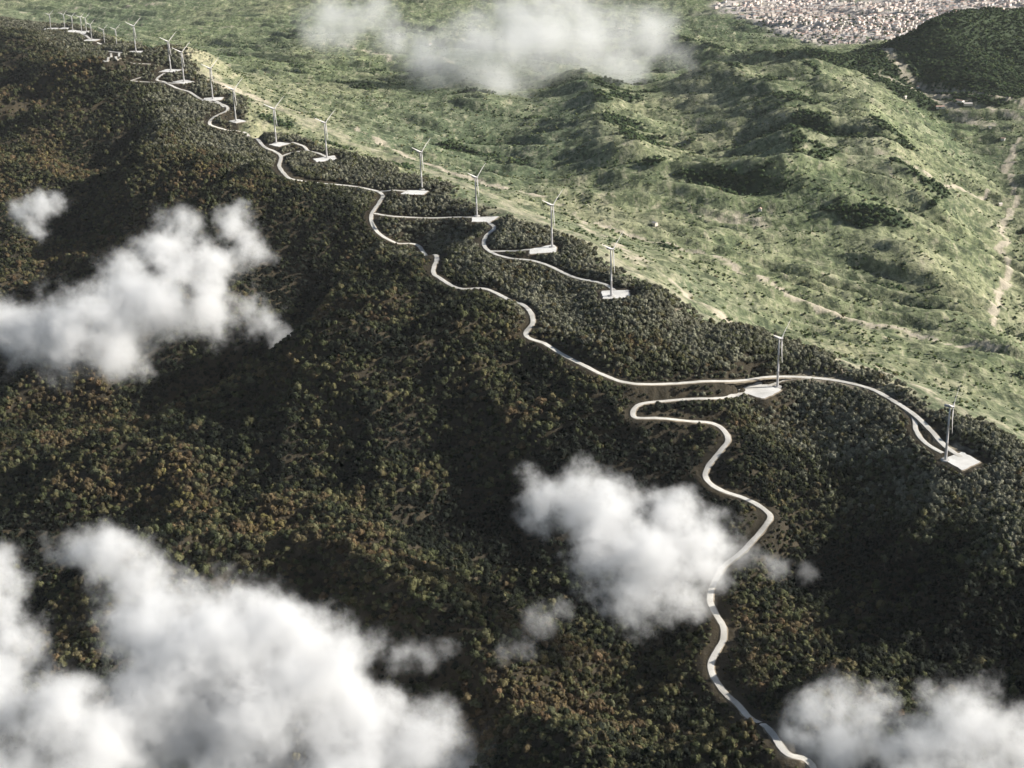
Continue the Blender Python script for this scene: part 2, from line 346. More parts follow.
# ---- terrain sheet
def obj_from(name, verts, faces, mat=None, parent=None, smooth_shade=False, mats=None, midx=None):
    me = bpy.data.meshes.new(name); me.from_pydata([tuple(map(float, v)) for v in verts], [], faces)
    for m in (mats or ([mat] if mat else [])): me.materials.append(m)
    if midx is not None: me.polygons.foreach_set('material_index', midx)
    if smooth_shade: me.polygons.foreach_set('use_smooth', [True] * len(me.polygons))
    me.update()
    o = bpy.data.objects.new(name, me); COL.objects.link(o)
    if parent: o.parent = parent
    return o

def new_mat(name):
    m = bpy.data.materials.new(name); m.use_nodes = True
    nt = m.node_tree; b = nt.nodes['Principled BSDF']
    b.inputs['Roughness'].default_value = 0.9; b.inputs['Specular IOR Level'].default_value = 0.15
    return m, nt, b

def node(nt, kind, **kw):
    n = nt.nodes.new(kind)
    for k, v in kw.items():
        if k.startswith('in_'): n.inputs[k[3:].replace('_', ' ')].default_value = v
        else: setattr(n, k, v)
    return n

def mixc(nt, fac, a, b, mode='MIX'):
    n = nt.nodes.new('ShaderNodeMix'); n.data_type = 'RGBA'; n.blend_type = mode
    for idx, v in ((0, fac), (6, a), (7, b)):
        if isinstance(v, (int, float)): n.inputs[idx].default_value = v
        elif isinstance(v, tuple): n.inputs[idx].default_value = v + (1.0,) if len(v) == 3 else v
        else: nt.links.new(v, n.inputs[idx])
    return n.outputs[2]

def ramp(nt, src, stops, interp='LINEAR'):
    n = nt.nodes.new('ShaderNodeValToRGB'); n.color_ramp.interpolation = interp
    el = n.color_ramp.elements
    while len(el) < len(stops): el.new(0.5)
    for e, (p, c) in zip(el, stops): e.position = p; e.color = c + (1,) if len(c) == 3 else c
    nt.links.new(src, n.inputs[0]); return n.outputs[0]

def gray(v): return (v, v, v)

def tex_noise(nt, vec, scale, detail=4, rough=0.55, dist=0.0):
    n = node(nt, 'ShaderNodeTexNoise'); n.inputs['Scale'].default_value = scale; n.inputs['Detail'].default_value = detail
    n.inputs['Roughness'].default_value = rough; n.inputs['Distortion'].default_value = dist
    nt.links.new(vec, n.inputs['Vector']); return n.outputs['Fac']

def build_terrain():
    tx = np.concatenate([np.linspace(-6, -0.62, 22)[:-1], np.linspace(-0.62, 0.62, 760), np.linspace(0.62, 6, 22)[1:]])
    rows = [150.0, 400.0, 700.0]; y = 1000.0
    while y < 12500: rows.append(y); y *= 1.0034
    while y < 60000: rows.append(y); y *= 1.12
    rows = np.array(rows)
    Y = np.repeat(rows[:, None], len(tx), 1); X = Y * tx[None, :]
    x = X.ravel(); y = Y.ravel(); h = height(x, y)
    nr, nc = Y.shape
    co = np.stack([x, y, h], 1)
    me = bpy.data.meshes.new('terrain'); me.vertices.add(len(co)); me.vertices.foreach_set('co', co.ravel())
    i = np.arange((nr - 1))[:, None] * nc + np.arange(nc - 1)[None, :]
    q = np.stack([i, i + 1, i + 1 + nc, i + nc], -1).reshape(-1, 4)
    me.loops.add(q.size); me.loops.foreach_set('vertex_index', q.ravel().astype(np.int32))
    me.polygons.add(len(q)); me.polygons.foreach_set('loop_start', np.arange(0, q.size, 4, dtype=np.int32))
    me.update(calc_edges=True); me.polygons.foreach_set('use_smooth', np.ones(len(q), bool))
    fm, d, s = forest_mask(x, y); sm = np.maximum(stand_shade_mask(x, y), 0.55 * gully(x, y) * smooth(d, 120, 420)) * (1 - fm)
    soil = np.zeros_like(x); thin = np.zeros_like(x)
    for w, pts in TRACKS:
        dd, _, _, _ = line_field(x + (min(14, w) + 0.9 * w) * fbm(x / 60, y / 60, 3, 171), y + (min(14, w) + 0.9 * w) * fbm(x / 60, y / 60, 3, 173), np.array(pts, float))
        soil = np.maximum(soil, (1 - smooth(dd, 0.45 * w, w)) * (0.45 if w > 45 else 1.0)); thin = np.maximum(thin, (1 - smooth(dd, 0.5 * w, w)) * (w < 11))
    wob = 90 * fbm(x / 260, y / 260, 3, 181)
    dd, _, _, _ = line_field(x, y, np.array(TOWN_LINE, float))
    town = 1 - smooth(dd + wob, 330, 470)
    lush = smooth(d, 150, 650) * (0.55 + 0.5 * fbm(x / 900, y / 900, 3, 191)); lush = np.clip(lush + 0.35 * smooth(y, 4500, 6500), 0, 1)
    for nm, a in (('lush', lush), ('forest', fm), ('stand_shade', sm), ('soil', soil), ('thin', thin), ('town', town)):
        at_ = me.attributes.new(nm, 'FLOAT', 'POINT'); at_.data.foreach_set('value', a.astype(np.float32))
    o = bpy.data.objects.new('terrain', me); COL.objects.link(o); o['kind'] = 'structure'
    # material
    m, nt, b = new_mat('terrain_cover'); L = nt.links
    geo = node(nt, 'ShaderNodeNewGeometry'); pos = geo.outputs['Position']
    def attr(n): a = node(nt, 'ShaderNodeAttribute', attribute_name=n); return a.outputs['Fac']
    mp = node(nt, 'ShaderNodeMapping'); mp.inputs['Rotation'].default_value = (0, 0, 0.35); mp.inputs['Scale'].default_value = (1, 0.45, 1)
    L.new(pos, mp.inputs[0]); sv = mp.outputs[0]
    n1 = tex_noise(nt, sv, 1 / 230, 6, 0.62, 0.4); n2 = tex_noise(nt, sv, 1 / 40, 5, 0.65, 0.3); n3 = tex_noise(nt, pos, 1 / 14, 4, 0.7)
    n4 = tex_noise(nt, sv, 1 / 700, 3, 0.5)
    g = ramp(nt, n1, [(0.30, (0.085, 0.110, 0.065)), (0.41, (0.16, 0.18, 0.098)), (0.48, (0.24, 0.25, 0.14)), (0.56, (0.34, 0.32, 0.195)), (0.66, (0.45, 0.40, 0.28)), (0.78, (0.52, 0.45, 0.35))])
    g2 = ramp(nt, n2, [(0.30, (0.060, 0.080, 0.048)), (0.42, (0.15, 0.17, 0.092)), (0.52, (0.28, 0.28, 0.16)), (0.62, (0.42, 0.39, 0.26)), (0.74, (0.58, 0.51, 0.40))])
    g = mixc(nt, 0.5, g, g2); g = mixc(nt, attr('lush'), g, (0.63, 0.78, 0.63), 'MULTIPLY')
    g = mixc(nt, ramp(nt, n4, [(0.47, gray(0)), (0.64, gray(0.6))]), g, (0.080, 0.125, 0.070))
    mp2 = node(nt, 'ShaderNodeMapping'); mp2.inputs['Rotation'].default_value = (0, 0, -0.7); mp2.inputs['Scale'].default_value = (1, 0.28, 1); L.new(pos, mp2.inputs[0])
    n5 = tex_noise(nt, mp2.outputs[0], 1 / 24, 5, 0.7, 0.6)
    g = mixc(nt, ramp(nt, n5, [(0.38, gray(0.85)), (0.50, gray(0))]), g, (0.050, 0.064, 0.036))
    g = mixc(nt, ramp(nt, n5, [(0.54, gray(0)), (0.70, gray(0.75))]), g, (0.52, 0.46, 0.33))
    g = mixc(nt, ramp(nt, n3, [(0.36, gray(0.75)), (0.5, gray(0)), ]), g, (0.055, 0.070, 0.038))
    g = mixc(nt, ramp(nt, n3, [(0.54, gray(0)), (0.68, gray(0.5))]), g, (0.44, 0.42, 0.27))
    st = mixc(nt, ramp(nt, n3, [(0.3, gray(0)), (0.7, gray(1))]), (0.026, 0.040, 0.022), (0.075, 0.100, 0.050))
    g = mixc(nt, attr('stand_shade'), g, st)  # tree stands, with ridge flank shade painted into the same dark colour
    ff = mixc(nt, ramp(nt, n2, [(0.35, gray(0)), (0.65, gray(1))]), (0.028, 0.024, 0.016), (0.060, 0.048, 0.030))
    g = mixc(nt, attr('forest'), g, ff)
    so = mixc(nt, n2, (0.36, 0.31, 0.22), (0.55, 0.49, 0.39))
    sf = node(nt, 'ShaderNodeMath', operation='MULTIPLY'); L.new(attr('soil'), sf.inputs[0]); L.new(ramp(nt, n2, [(0.38, gray(0)), (0.55, gray(1))]), sf.inputs[1])
    g = mixc(nt, sf.outputs[0], g, so)
    g = mixc(nt, attr('thin'), g, so)
    tw = ramp(nt, tex_noise(nt, pos, 1 / 60, 5, 0.7), [(0.34, (0.14, 0.18, 0.10)), (0.43, (0.44, 0.39, 0.34)), (0.60, (0.62, 0.56, 0.51))])
    g = mixc(nt, attr('town'), g, tw)
    L.new(g, b.inputs['Base Color'])
    bp = node(nt, 'ShaderNodeBump'); bp.inputs['Strength'].default_value = 0.7; bp.inputs['Distance'].default_value = 5.0
    bh = node(nt, 'ShaderNodeMath', operation='ADD'); L.new(n3, bh.inputs[0]); L.new(n2, bh.inputs[1]); L.new(bh.outputs[0], bp.inputs['Height'])
    L.new(bp.outputs[0], b.inputs['Normal'])
    me.materials.append(m)
    return o
build_terrain()

# ---- roads
def gravel(name, a, b_):
    m, nt, b = new_mat(name); geo = node(nt, 'ShaderNodeNewGeometry')
    n = tex_noise(nt, geo.outputs['Position'], 0.12, 6, 0.7); n2 = tex_noise(nt, geo.outputs['Position'], 0.02, 4, 0.6)
    c = mixc(nt, ramp(nt, n, [(0.3, gray(0)), (0.7, gray(1))]), a, b_)
    c = mixc(nt, ramp(nt, n2, [(0.42, gray(0)), (0.70, gray(0.8))]), c, tuple(0.66 * v for v in a))
    nt.links.new(c, b.inputs['Base Color']); return m
M_road = gravel('pale_gravel', (0.56, 0.53, 0.47), (0.74, 0.71, 0.65))
M_pad = gravel('pad_gravel', (0.74, 0.72, 0.67), (0.84, 0.82, 0.78))
M_verge = gravel('cut_earth', (0.20, 0.165, 0.12), (0.34, 0.29, 0.22))
rng = np.random.default_rng(7)
for key, ln in ROAD_LINES.items():
    hw = ROAD_WIDTH.get(key, 7.0) / 2
    t = np.gradient(ln[:, :2], axis=0); t /= np.linalg.norm(t, axis=1)[:, None]; nrm = np.stack([-t[:, 1], t[:, 0]], 1)
    u = np.arange(len(ln)) * 4.0
    wl_ = hw * (1 + 0.22 * noise2(u / 19, u * 0 + 1, 5) + 0.08 * noise2(u / 6, u * 0 + 4, 8)); wr = hw * (1 + 0.22 * noise2(u / 19, u * 0 + 9, 6) + 0.08 * noise2(u / 6, u * 0 + 7, 8))
    if key == 'A': fl = smooth(np.arange(len(ln)), len(ln) - 11, len(ln) - 3); wl_ = wl_ + 7 * fl; wr = wr + 11 * fl
    off = {'A': 0.02, 'B': 0.0}.get(key, 0.03 + 0.004 * len(key))
    vl = 2.6 + 1.6 * noise2(u / 11, u * 0 + 2, 15); vr = 2.6 + 1.6 * noise2(u / 11, u * 0 + 3, 16)
    cols = [(wl_ + vl, -0.9), (wl_, 0.85), (wl_ * 0.4, 0.97), (-wr * 0.4, 0.97), (-wr, 0.85), (-wr - vr, -0.9)]
    V = []; Fc = []; mi = []
    for w, dz in cols: pass
    for k in range(len(ln)):
        for w, dz in cols:
            V.append((ln[k, 0] + nrm[k, 0] * w[k], ln[k, 1] + nrm[k, 1] * w[k], ln[k, 2] + dz + off))
    for k in range(len(ln) - 1):
        for c in range(5):
            a = k * 6 + c; Fc.append((a, a + 6, a + 7, a + 1)); mi.append(1 if c in (0, 4) else 0)
    o = obj_from('road', V, Fc, mats=[M_road, M_verge], midx=mi); o['kind'] = 'structure'
def slab(name, poly, z, mat, thick=2.5):
    P = np.array(poly, float); c = P.mean(0); n = len(P)
    if sum(P[k, 0] * P[(k + 1) % n, 1] - P[(k + 1) % n, 0] * P[k, 1] for k in range(n)) < 0: P = P[::-1]
    D = []
    for k in range(n):
        a, b = P[k], P[(k + 1) % n]
        for f in (0.05, 0.16, 0.30, 0.44, 0.58, 0.72, 0.85, 0.95):
            D.append(a + (b - a) * f + rng.normal(0, 0.8, 2))
    D = np.array(D); m = len(D)
    V = [(p[0], p[1], z) for p in D] + [(c[0] + (p[0] - c[0]) * 1.16, c[1] + (p[1] - c[1]) * 1.16, z - thick * 0.75) for p in D] + [(c[0], c[1], z + 0.05)]
    F = [(k, (k + 1) % m, 2 * m) for k in range(m)] + [(k + m, (k + 1) % m + m, (k + 1) % m, k) for k in range(m)]
    o = obj_from(name, V, F, mats=[mat, M_verge], midx=[0] * m + [1] * m); o['kind'] = 'structure'; return o
for i, poly in PADS.items(): slab('gravel_pad', poly, PAD_Z[i] + 0.95, M_pad)

# ---- wind turbines
def plain(name, c, rough=0.5, spec=0.4):
    m, nt, b = new_mat(name); b.inputs['Base Color'].default_value = c + (1,); b.inputs['Roughness'].default_value = rough
    b.inputs['Specular IOR Level'].default_value = spec
    geo = node(nt, 'ShaderNodeNewGeometry'); n = tex_noise(nt, geo.outputs['Position'], 0.25, 4, 0.6)
    cc = mixc(nt, ramp(nt, n, [(0.4, gray(0)), (0.8, gray(0.35))]), c, tuple(0.75 * v for v in c)); nt.links.new(cc, b.inputs['Base Color'])
    return m
M_white = plain('turbine_paint', (0.54, 0.52, 0.51)); M_grey = plain('grey_paint', (0.35, 0.35, 0.36)); M_conc = plain('concrete', (0.5, 0.48, 0.45), 0.9, 0.1)

def rings(name, secs, mat, parent=None, n=20, cap=True):
    """loft of (centre, x-axis, y-axis) sections"""
    V = []; F = []
    for c, ax, ay in secs:
        for k in range(n):
            a = 2 * math.pi * k / n; V.append(Vector(c) + Vector(ax) * math.cos(a) + Vector(ay) * math.sin(a))
    for s_ in range(len(secs) - 1):
        for k in range(n):
            a = s_ * n + k; b = s_ * n + (k + 1) % n; F.append((a, b, b + n, a + n))
    if cap: F.append(tuple(range(n))[::-1]); F.append(tuple(range((len(secs) - 1) * n, len(secs) * n)))
    return obj_from(name, V, F, mat, parent, smooth_shade=True)

def box(name, x0, x1, y0, y1, z0, z1, mat, parent=None, taper=1.0):
    V = []
    for z, t in ((z0, 1), (z1, taper)):
        cx, cy_ = (x0 + x1) / 2, (y0 + y1) / 2
        for x, y in ((x0, y0), (x1, y0), (x1, y1), (x0, y1)): V.append((cx + (x - cx) * t, cy_ + (y - cy_) * t, z))
    return obj_from(name, V, [(3, 2, 1, 0), (4, 5, 6, 7), (0, 1, 5, 4), (1, 2, 6, 5), (2, 3, 7, 6), (3, 0, 4, 7)], mat, parent)

HUB = 80.0
def make_turbine():
    t = bpy.data.objects.new('wind_turbine', None); COL.objects.link(t)
    rings('foundation', [((0, 0, z), (r, 0, 0), (0, r, 0)) for z, r in ((-1.5, 7), (0.5, 6.6), (0.9, 5.0), (1.0, 4.2))], M_conc, t)
    rings('tower', [((0, 0, z), (r, 0, 0), (0, r, 0)) for z, r in ((0.6, 1.9), (1.0, 1.9), (26, 1.65), (26.1, 1.74), (26.4, 1.74), (26.5, 1.64), (53, 1.36), (53.1, 1.44), (53.4, 1.44), (53.5, 1.35), (78.2, 1.05))], M_white, t, 24)
    d = box('door', -0.5, 0.5, -2.05, -1.8, 1.4, 3.7, M_grey, t)
    # rotor faces -Y in the turbine's own frame
    nac = []
    for y, w, hh, zc in ((-2.6, 1.3, 1.3, 0), (-2.0, 1.7, 1.8, 0), (1.0, 1.9, 2.0, 0.05), (5.5, 1.8, 1.9, 0.1), (7.4, 1.5, 1.6, 0.2), (8.0, 1.0, 1.1, 0.25)):
        nac.append(((0, y, HUB + zc), (w, 0, 0), (0, 0, hh)))
    n_ = rings('nacelle', nac, M_white, t, 12)
    box('anemometer_mast', -0.12, 0.12, 6.2, 6.44, HUB + 1.9, HUB + 4.0, M_grey, n_)
    rings('hub', [((0, y, HUB), (r, 0, 0), (0, 0, r)) for y, r in ((-2.6, 1.35), (-3.2, 1.75), (-4.6, 1.75), (-5.6, 1.2), (-6.1, 0.5), (-6.2, 0.1))], M_white, t, 16)
    for k in range(3):
        a = math.radians(-90 + 120 * k + 4)
        rad = Vector((math.cos(a), 0, math.sin(a))); tan = Vector((-math.sin(a), 0, math.cos(a))); ax = Vector((0, -1, 0))
        secs = []
        for r, ch, th, tw_ in ((0.8, 1.0, 1.0, 0), (3.0, 1.0, 1.0, 0), (6.0, 1.3, 0.65, 20), (9.0, 1.6, 0.42, 16), (16, 1.25, 0.30, 9), (26, 0.9, 0.2, 4), (35, 0.62, 0.13, 1), (40, 0.36, 0.08, 0), (41, 0.12, 0.03, 0)):
            tw_ = math.radians(tw_ + 8); cx = tan * math.cos(tw_) + ax * math.sin(tw_); cyv = ax * math.cos(tw_) - tan * math.sin(tw_)
            c = Vector((0, -3.9, HUB)) + rad * r - ax * 0 + cx * (0.35 * (ch - 1.0)) + ax * (0.0009 * r * r)
            secs.append((c, cx * ch, cyv * th))
        rings('blade', secs, M_white, t, 12)
    return t

def copy_tree(root):
    r = root.copy(); COL.objects.link(r)
    for ch in root.children:
        c = ch.copy(); COL.objects.link(c); c.parent = r
        for g in ch.children:
            q = g.copy(); COL.objects.link(q); q.parent = c
    return r
T_LABELS = [
    'white wind turbine on the square pad where two branches of the ridge road end',
    'white wind turbine on the diamond pad beside the widened road junction',
    'white wind turbine on the rectangular pad at the dead end crowning the wooded knoll',
    'white wind turbine on the pad ending a short side spur above the knoll',
    'white wind turbine on the pad where the upper road turns sharply downhill',
    'white wind turbine on the pad at the end of the short straight spur',
    'white wind turbine on the tilted pad reached by the curved loop road',
    'white wind turbine on the pad ending the small branch off the loop road',
    'white wind turbine beside the inner bend of the tight zigzag in the ridge road',
    'white wind turbine on the pad just past the tight zigzag of the ridge road',
    'white wind turbine eleventh along the ridge, counted from the paired road branches',
    'white wind turbine twelfth along the ridge, counted from the paired road branches',
    'white wind turbine thirteenth along the ridge, standing alone against the green valley',
] + ['white wind turbine %s along the ridge, counted from the paired road branches' % w for w in
     ('fourteenth', 'fifteenth', 'sixteenth', 'seventeenth', 'eighteenth', 'nineteenth', 'twentieth')] + [
    'white wind turbine last on the ridge, at the end of the far road']
turb0 = make_turbine()
for i, (x, y) in enumerate(TURBINES):
    t = turb0 if i == 0 else copy_tree(turb0)
    t.location = (x, y, PAD_Z[i] + 0.5)
    t.rotation_euler.z = math.radians(58 + rng.normal(0, 2))
    if i >= 13: t.scale = (0.66, 0.66, 0.66)
    t['label'] = T_LABELS[i]; t['category'] = 'wind turbine'; t['group'] = 'wind turbines along the ridge'

# ---- trees
def tint_mat(name, stops, jitter=0.5):
    m, nt, b = new_mat(name); L = nt.links
    at_ = node(nt, 'ShaderNodeAttribute', attribute_name='tint', attribute_type='INSTANCER')
    oi = node(nt, 'ShaderNodeObjectInfo'); tc = node(nt, 'ShaderNodeTexCoord')
    c = ramp(nt, at_.outputs['Fac'], stops)
    n = tex_noise(nt, tc.outputs['Object'], 0.55, 3, 0.6)
    v = node(nt, 'ShaderNodeMath', operation='MULTIPLY_ADD'); L.new(oi.outputs['Random'], v.inputs[0]); v.inputs[1].default_value = jitter * 1.6; v.inputs[2].default_value = 1 - jitter * 0.8
    v2 = node(nt, 'ShaderNodeMath', operation='MULTIPLY_ADD'); L.new(n, v2.inputs[0]); v2.inputs[1].default_value = 1.4; v2.inputs[2].default_value = 0.3
    v3 = node(nt, 'ShaderNodeMath', operation='MULTIPLY'); L.new(v.outputs[0], v3.inputs[0]); L.new(v2.outputs[0], v3.inputs[1])
    hsv = node(nt, 'ShaderNodeHueSaturation'); L.new(c, hsv.inputs['Color']); L.new(v3.outputs[0], hsv.inputs['Value'])
    L.new(hsv.outputs[0], b.inputs['Base Color'])
    b.inputs['Roughness'].default_value = 0.85
    return m
TREE_STOPS = [(0.0, (0.009, 0.012, 0.007)), (0.18, (0.024, 0.029, 0.013)), (0.36, (0.060, 0.064, 0.027)), (0.46, (0.140, 0.141, 0.096)),
              (0.56, (0.176, 0.170, 0.122)), (0.62, (0.080, 0.078, 0.034)), (0.70, (0.084, 0.066, 0.034)), (0.78, (0.105, 0.070, 0.038)), (0.88, (0.150, 0.130, 0.048)), (1.0, (0.23, 0.20, 0.075))]
M_crown = tint_mat('leaf_canopy', TREE_STOPS, 0.62)
M_bark, _nt, _b = new_mat('bark'); _b.inputs['Base Color'].default_value = (0.07, 0.055, 0.04, 1)
_n = tex_noise(_nt, node(_nt, 'ShaderNodeTexCoord').outputs['Object'], 1.5, 4); _nt.links.new(mixc(_nt, _n, (0.04, 0.03, 0.022), (0.11, 0.09, 0.07)), _b.inputs['Base Color'])

def ico(sub):
    import bmesh
    bm = bmesh.new(); bmesh.ops.create_icosphere(bm, subdivisions=sub, radius=1.0)
    V = np.array([v.co[:] for v in bm.verts]); F = [tuple(v.index for v in f.verts) for f in bm.faces]; bm.free(); return V, F
ICO1 = ico(1); ICO2 = ico(2)

def crown_mesh(seed, lobes, rad, hgt, z0, leaves):
    """a broken crown: an inner mass of lobes and many leaf clumps standing off it"""
    r = np.random.default_rng(seed); V = []; F = []
    centres = []
    for k in range(lobes):
        a = 2.4 * k + r.uniform(0, 1.6); q = 0.0 if k == 0 else rad * r.uniform(0.32, 0.78)
        lr = rad * (r.uniform(0.52, 0.66) if k == 0 else r.uniform(0.28, 0.50))
        c = np.array([q * math.cos(a), q * math.sin(a), z0 + hgt * (0.55 if k == 0 else r.uniform(0.3, 0.62))]); centres.append((c, lr))
        iv, if_ = ICO2 if k == 0 else ICO1
        jit = 1 + r.normal(0, 0.10, (len(iv), 1))
        base = len(V); V += list(c + iv * jit * np.array([lr, lr, lr * hgt / rad * (0.62 if k == 0 else 0.7)]))
        F += [tuple(base + j for j in f) for f in if_]
    for k in range(leaves):
        c, lr = centres[r.integers(len(centres))]
        d = r.normal(0, 1, 3); d[2] = abs(d[2]) * 0.9 - 0.15; d /= np.linalg.norm(d)
        p = c + d * lr * np.array([1, 1, hgt / rad * 0.68]) * r.uniform(0.9, 1.38)
        u = np.cross(d, r.normal(0, 1, 3)); u /= np.linalg.norm(u); w = np.cross(d, u) + d * r.uniform(-0.5, 0.5)
        s_ = rad * r.uniform(0.10, 0.24); base = len(V)
        V += [p + u * s_, p + w * s_ * 0.8, p - u * s_ * 0.9, p - w * s_ * 0.7 + d * s_ * 0.3]; F.append((base, base + 1, base + 2)); F.append((base, base + 2, base + 3))
    me = bpy.data.meshes.new('crown'); me.from_pydata([tuple(map(float, v)) for v in V], [], F); me.materials.append(M_crown); me.update(); return me

def trunk_mesh(seed, hgt):
    r = np.random.default_rng(seed); V = []; F = []
    def limb(p0, p1, r0, r1):
        p0, p1 = Vector(p0), Vector(p1); d = (p1 - p0).normalized(); u = d.orthogonal().normalized(); w = d.cross(u); b = len(V); n = 6
        for p, rr in ((p0, r0), ((p0 + p1) / 2 + Vector(r.normal(0, 0.12, 3)), (r0 + r1) / 2), (p1, r1)):
            for k in range(n): a = 2 * math.pi * k / n; V.append(p + u * math.cos(a) * rr + w * math.sin(a) * rr)
        for s_ in range(2):
            for k in range(n): F.append((b + s_ * n + k, b + s_ * n + (k + 1) % n, b + s_ * n + n + (k + 1) % n, b + s_ * n + n + k))
    limb((0, 0, -1.0), (0.1, 0, hgt * 0.55), 0.32, 0.16)
    for k in range(5):
        a = k * 1.3 + r.uniform(0, 0.5); limb((0.05, 0, hgt * r.uniform(0.3, 0.5)), (math.cos(a) * 2.1, math.sin(a) * 2.1, hgt * r.uniform(0.6, 0.75)), 0.14, 0.04)
    me = bpy.data.meshes.new('trunk'); me.from_pydata([tuple(v) for v in V], [], F); me.materials.append(M_bark); me.update(); return me

VARIANTS = [(crown_mesh(11, 6, 4.6, 7.0, 0.6, 120), trunk_mesh(1, 7)), (crown_mesh(12, 5, 4.2, 8.2, 0.8, 110), trunk_mesh(2, 8)),
            (crown_mesh(13, 7, 5.2, 6.4, 0.3, 130), trunk_mesh(3, 6.5)), (crown_mesh(14, 5, 3.7, 8.8, 0.8, 100), trunk_mesh(4, 8.5)),
            (crown_mesh(15, 8, 5.0, 7.6, 0.5, 140), trunk_mesh(5, 7.5))]

def scatter(x0, x1, y0, y1, step, seed):
    r = np.random.default_rng(seed)
    xs = np.arange(x0, x1, step); ys = np.arange(y0, y1, step)
    X, Y = np.meshgrid(xs, ys); X = X + (np.arange(len(ys)) % 2)[:, None] * step * 0.5
    x = X.ravel() + r.uniform(-0.6, 0.6, X.size) * step; y = Y.ravel() + r.uniform(-0.6, 0.6, X.size) * step
    k = (np.abs(x) < 0.47 * y + 60); return x[k], y[k]

def patch_(x, y): return fbm(x / 160, y / 160, 3, 233)

def wooded_points():
    parts = []
    for (x0, x1, y0, y1, st, sd) in ((-1900, 1000, 1080, 3700, 6.0, 1), (-2600, 200, 3700, 7200, 9.0, 2)):
        x, y = scatter(x0, x1, y0, y1, st, sd)
        fm, d, s = forest_mask(x, y); dr = grid_lookup(road_d, x, y, 200.0)
        r = np.random.default_rng(sd + 50)
        clear = fbm(x / 140, y / 90, 4, 201)
        gap = fbm(x / 28, y / 28, 2, 207)
        fm_ = smooth(-(d - (30 + 26 * fbm(s / 160, x / 400, 3, 91) + 22 * fbm(x / 50, y / 50, 3, 95))), -34, 16)
        keep = (r.uniform(0, 1, len(x)) < fm_ ** 1.3) & (dr > np.where(y < 1950, 10.0, np.where(y > 4150, 10.0, np.where((np.hypot(x + 415, y - 3195) < 95) | (np.hypot(x + 142, y - 2720) < 90), 20.0, 7.5)))) & (clear < 1.1) & (gap < 1.2 - 0.48 * smooth(-d, 100, 400))
        x, y, d, dr, s = x[keep], y[keep], d[keep], dr[keep], s[keep]
        near_crest = 1 - smooth(-d + 60 * patch_(x, y), 90, 300)
        patch = fbm(x / 210, y / 150, 3, 211); patch2 = fbm(x / 60, y / 60, 2, 215)
        u = r.normal(0, 1, len(x))
        t_low = 0.27 + 0.46 * patch + 0.42 * fbm(x / 520, y / 420, 2, 219) + 0.20 * patch2 + 0.19 * u
        t_crest = 0.50 + 0.10 * patch + 0.07 * u
        t_low = np.where(t_low > 0.40, 0.61 + 0.38 * (t_low - 0.40), t_low)
        t = np.clip(t_low * (1 - near_crest) + t_crest * near_crest, 0.0, 1.0)
        sc = (0.98 + 0.12 * near_crest + 0.13 * r.normal(0, 1, len(x))) * np.exp((0.32 * r.normal(0, 1, len(x)) - 0.17) * (1 - near_crest))
        sc = np.clip(sc, 0.38, 1.75) * np.where(fm_[keep] < 0.97, 0.55 + 0.4 * r.uniform(0, 1, len(x)), 1.0) * (0.5 + 0.5 * smooth(dr, 5, np.where(y < 1950, 34, 24))) * (1 + 0.15 * (st > 8))
        parts.append(np.stack([x, y, t, sc], 1))
    return np.concatenate(parts)

def gn_scatter(name, meshes, P, seed, label, category, sink=0.3):
    """P columns: x, y, tint, scale; one object that instances the given crown meshes"""
    r = np.random.default_rng(seed); n = len(P)
    z = height(P[:, 0], P[:, 1]) - sink
    me = bpy.data.meshes.new(name); me.vertices.add(n); me.vertices.foreach_set('co', np.stack([P[:, 0], P[:, 1], z], 1).ravel())
    def addf(nm, a, tp='FLOAT', key='value'): q = me.attributes.new(nm, tp, 'POINT'); q.data.foreach_set(key, a)
    addf('tint', P[:, 2].astype(np.float32)); addf('size', P[:, 3].astype(np.float32))
    addf('turn', r.uniform(0, 6.283, n).astype(np.float32)); addf('pick', r.integers(0, len(meshes), n).astype(np.int32), 'INT')
    o = bpy.data.objects.new(name, me); COL.objects.link(o)
    ng = bpy.data.node_groups.new(name, 'GeometryNodeTree')
    ng.interface.new_socket('Geometry', in_out='INPUT', socket_type='NodeSocketGeometry'); ng.interface.new_socket('Geometry', in_out='OUTPUT', socket_type='NodeSocketGeometry')
    gi = ng.nodes.new('NodeGroupInput'); go = ng.nodes.new('NodeGroupOutput'); L = ng.links
    def na(nm, tp): q = ng.nodes.new('GeometryNodeInputNamedAttribute'); q.data_type = tp; q.inputs[0].default_value = nm; return q.outputs[0]
    join = ng.nodes.new('GeometryNodeJoinGeometry')
    cmb = ng.nodes.new('ShaderNodeCombineXYZ'); L.new(na('turn', 'FLOAT'), cmb.inputs[2]); size = na('size', 'FLOAT'); pick = na('pick', 'INT')
    for k, so in enumerate(meshes):
        oi = ng.nodes.new('GeometryNodeObjectInfo'); oi.inputs[0].default_value = so; oi.transform_space = 'ORIGINAL'; oi.inputs[1].default_value = True
        eq = ng.nodes.new('FunctionNodeCompare'); eq.data_type = 'INT'; eq.operation = 'EQUAL'; L.new(pick, eq.inputs[2]); eq.inputs[3].default_value = k
        ip = ng.nodes.new('GeometryNodeInstanceOnPoints')
        L.new(gi.outputs[0], ip.inputs['Points']); L.new(eq.outputs[0], ip.inputs['Selection']); L.new(oi.outputs['Geometry'], ip.inputs['Instance'])
        L.new(cmb.outputs[0], ip.inputs['Rotation']); L.new(size, ip.inputs['Scale']); L.new(ip.outputs[0], join.inputs[0])
    L.new(join.outputs[0], go.inputs[0])
    md = o.modifiers.new('scatter', 'NODES'); md.node_group = ng
    o['kind'] = 'stuff'; o['label'] = label; o['category'] = category
    return o

WOOD = wooded_points()

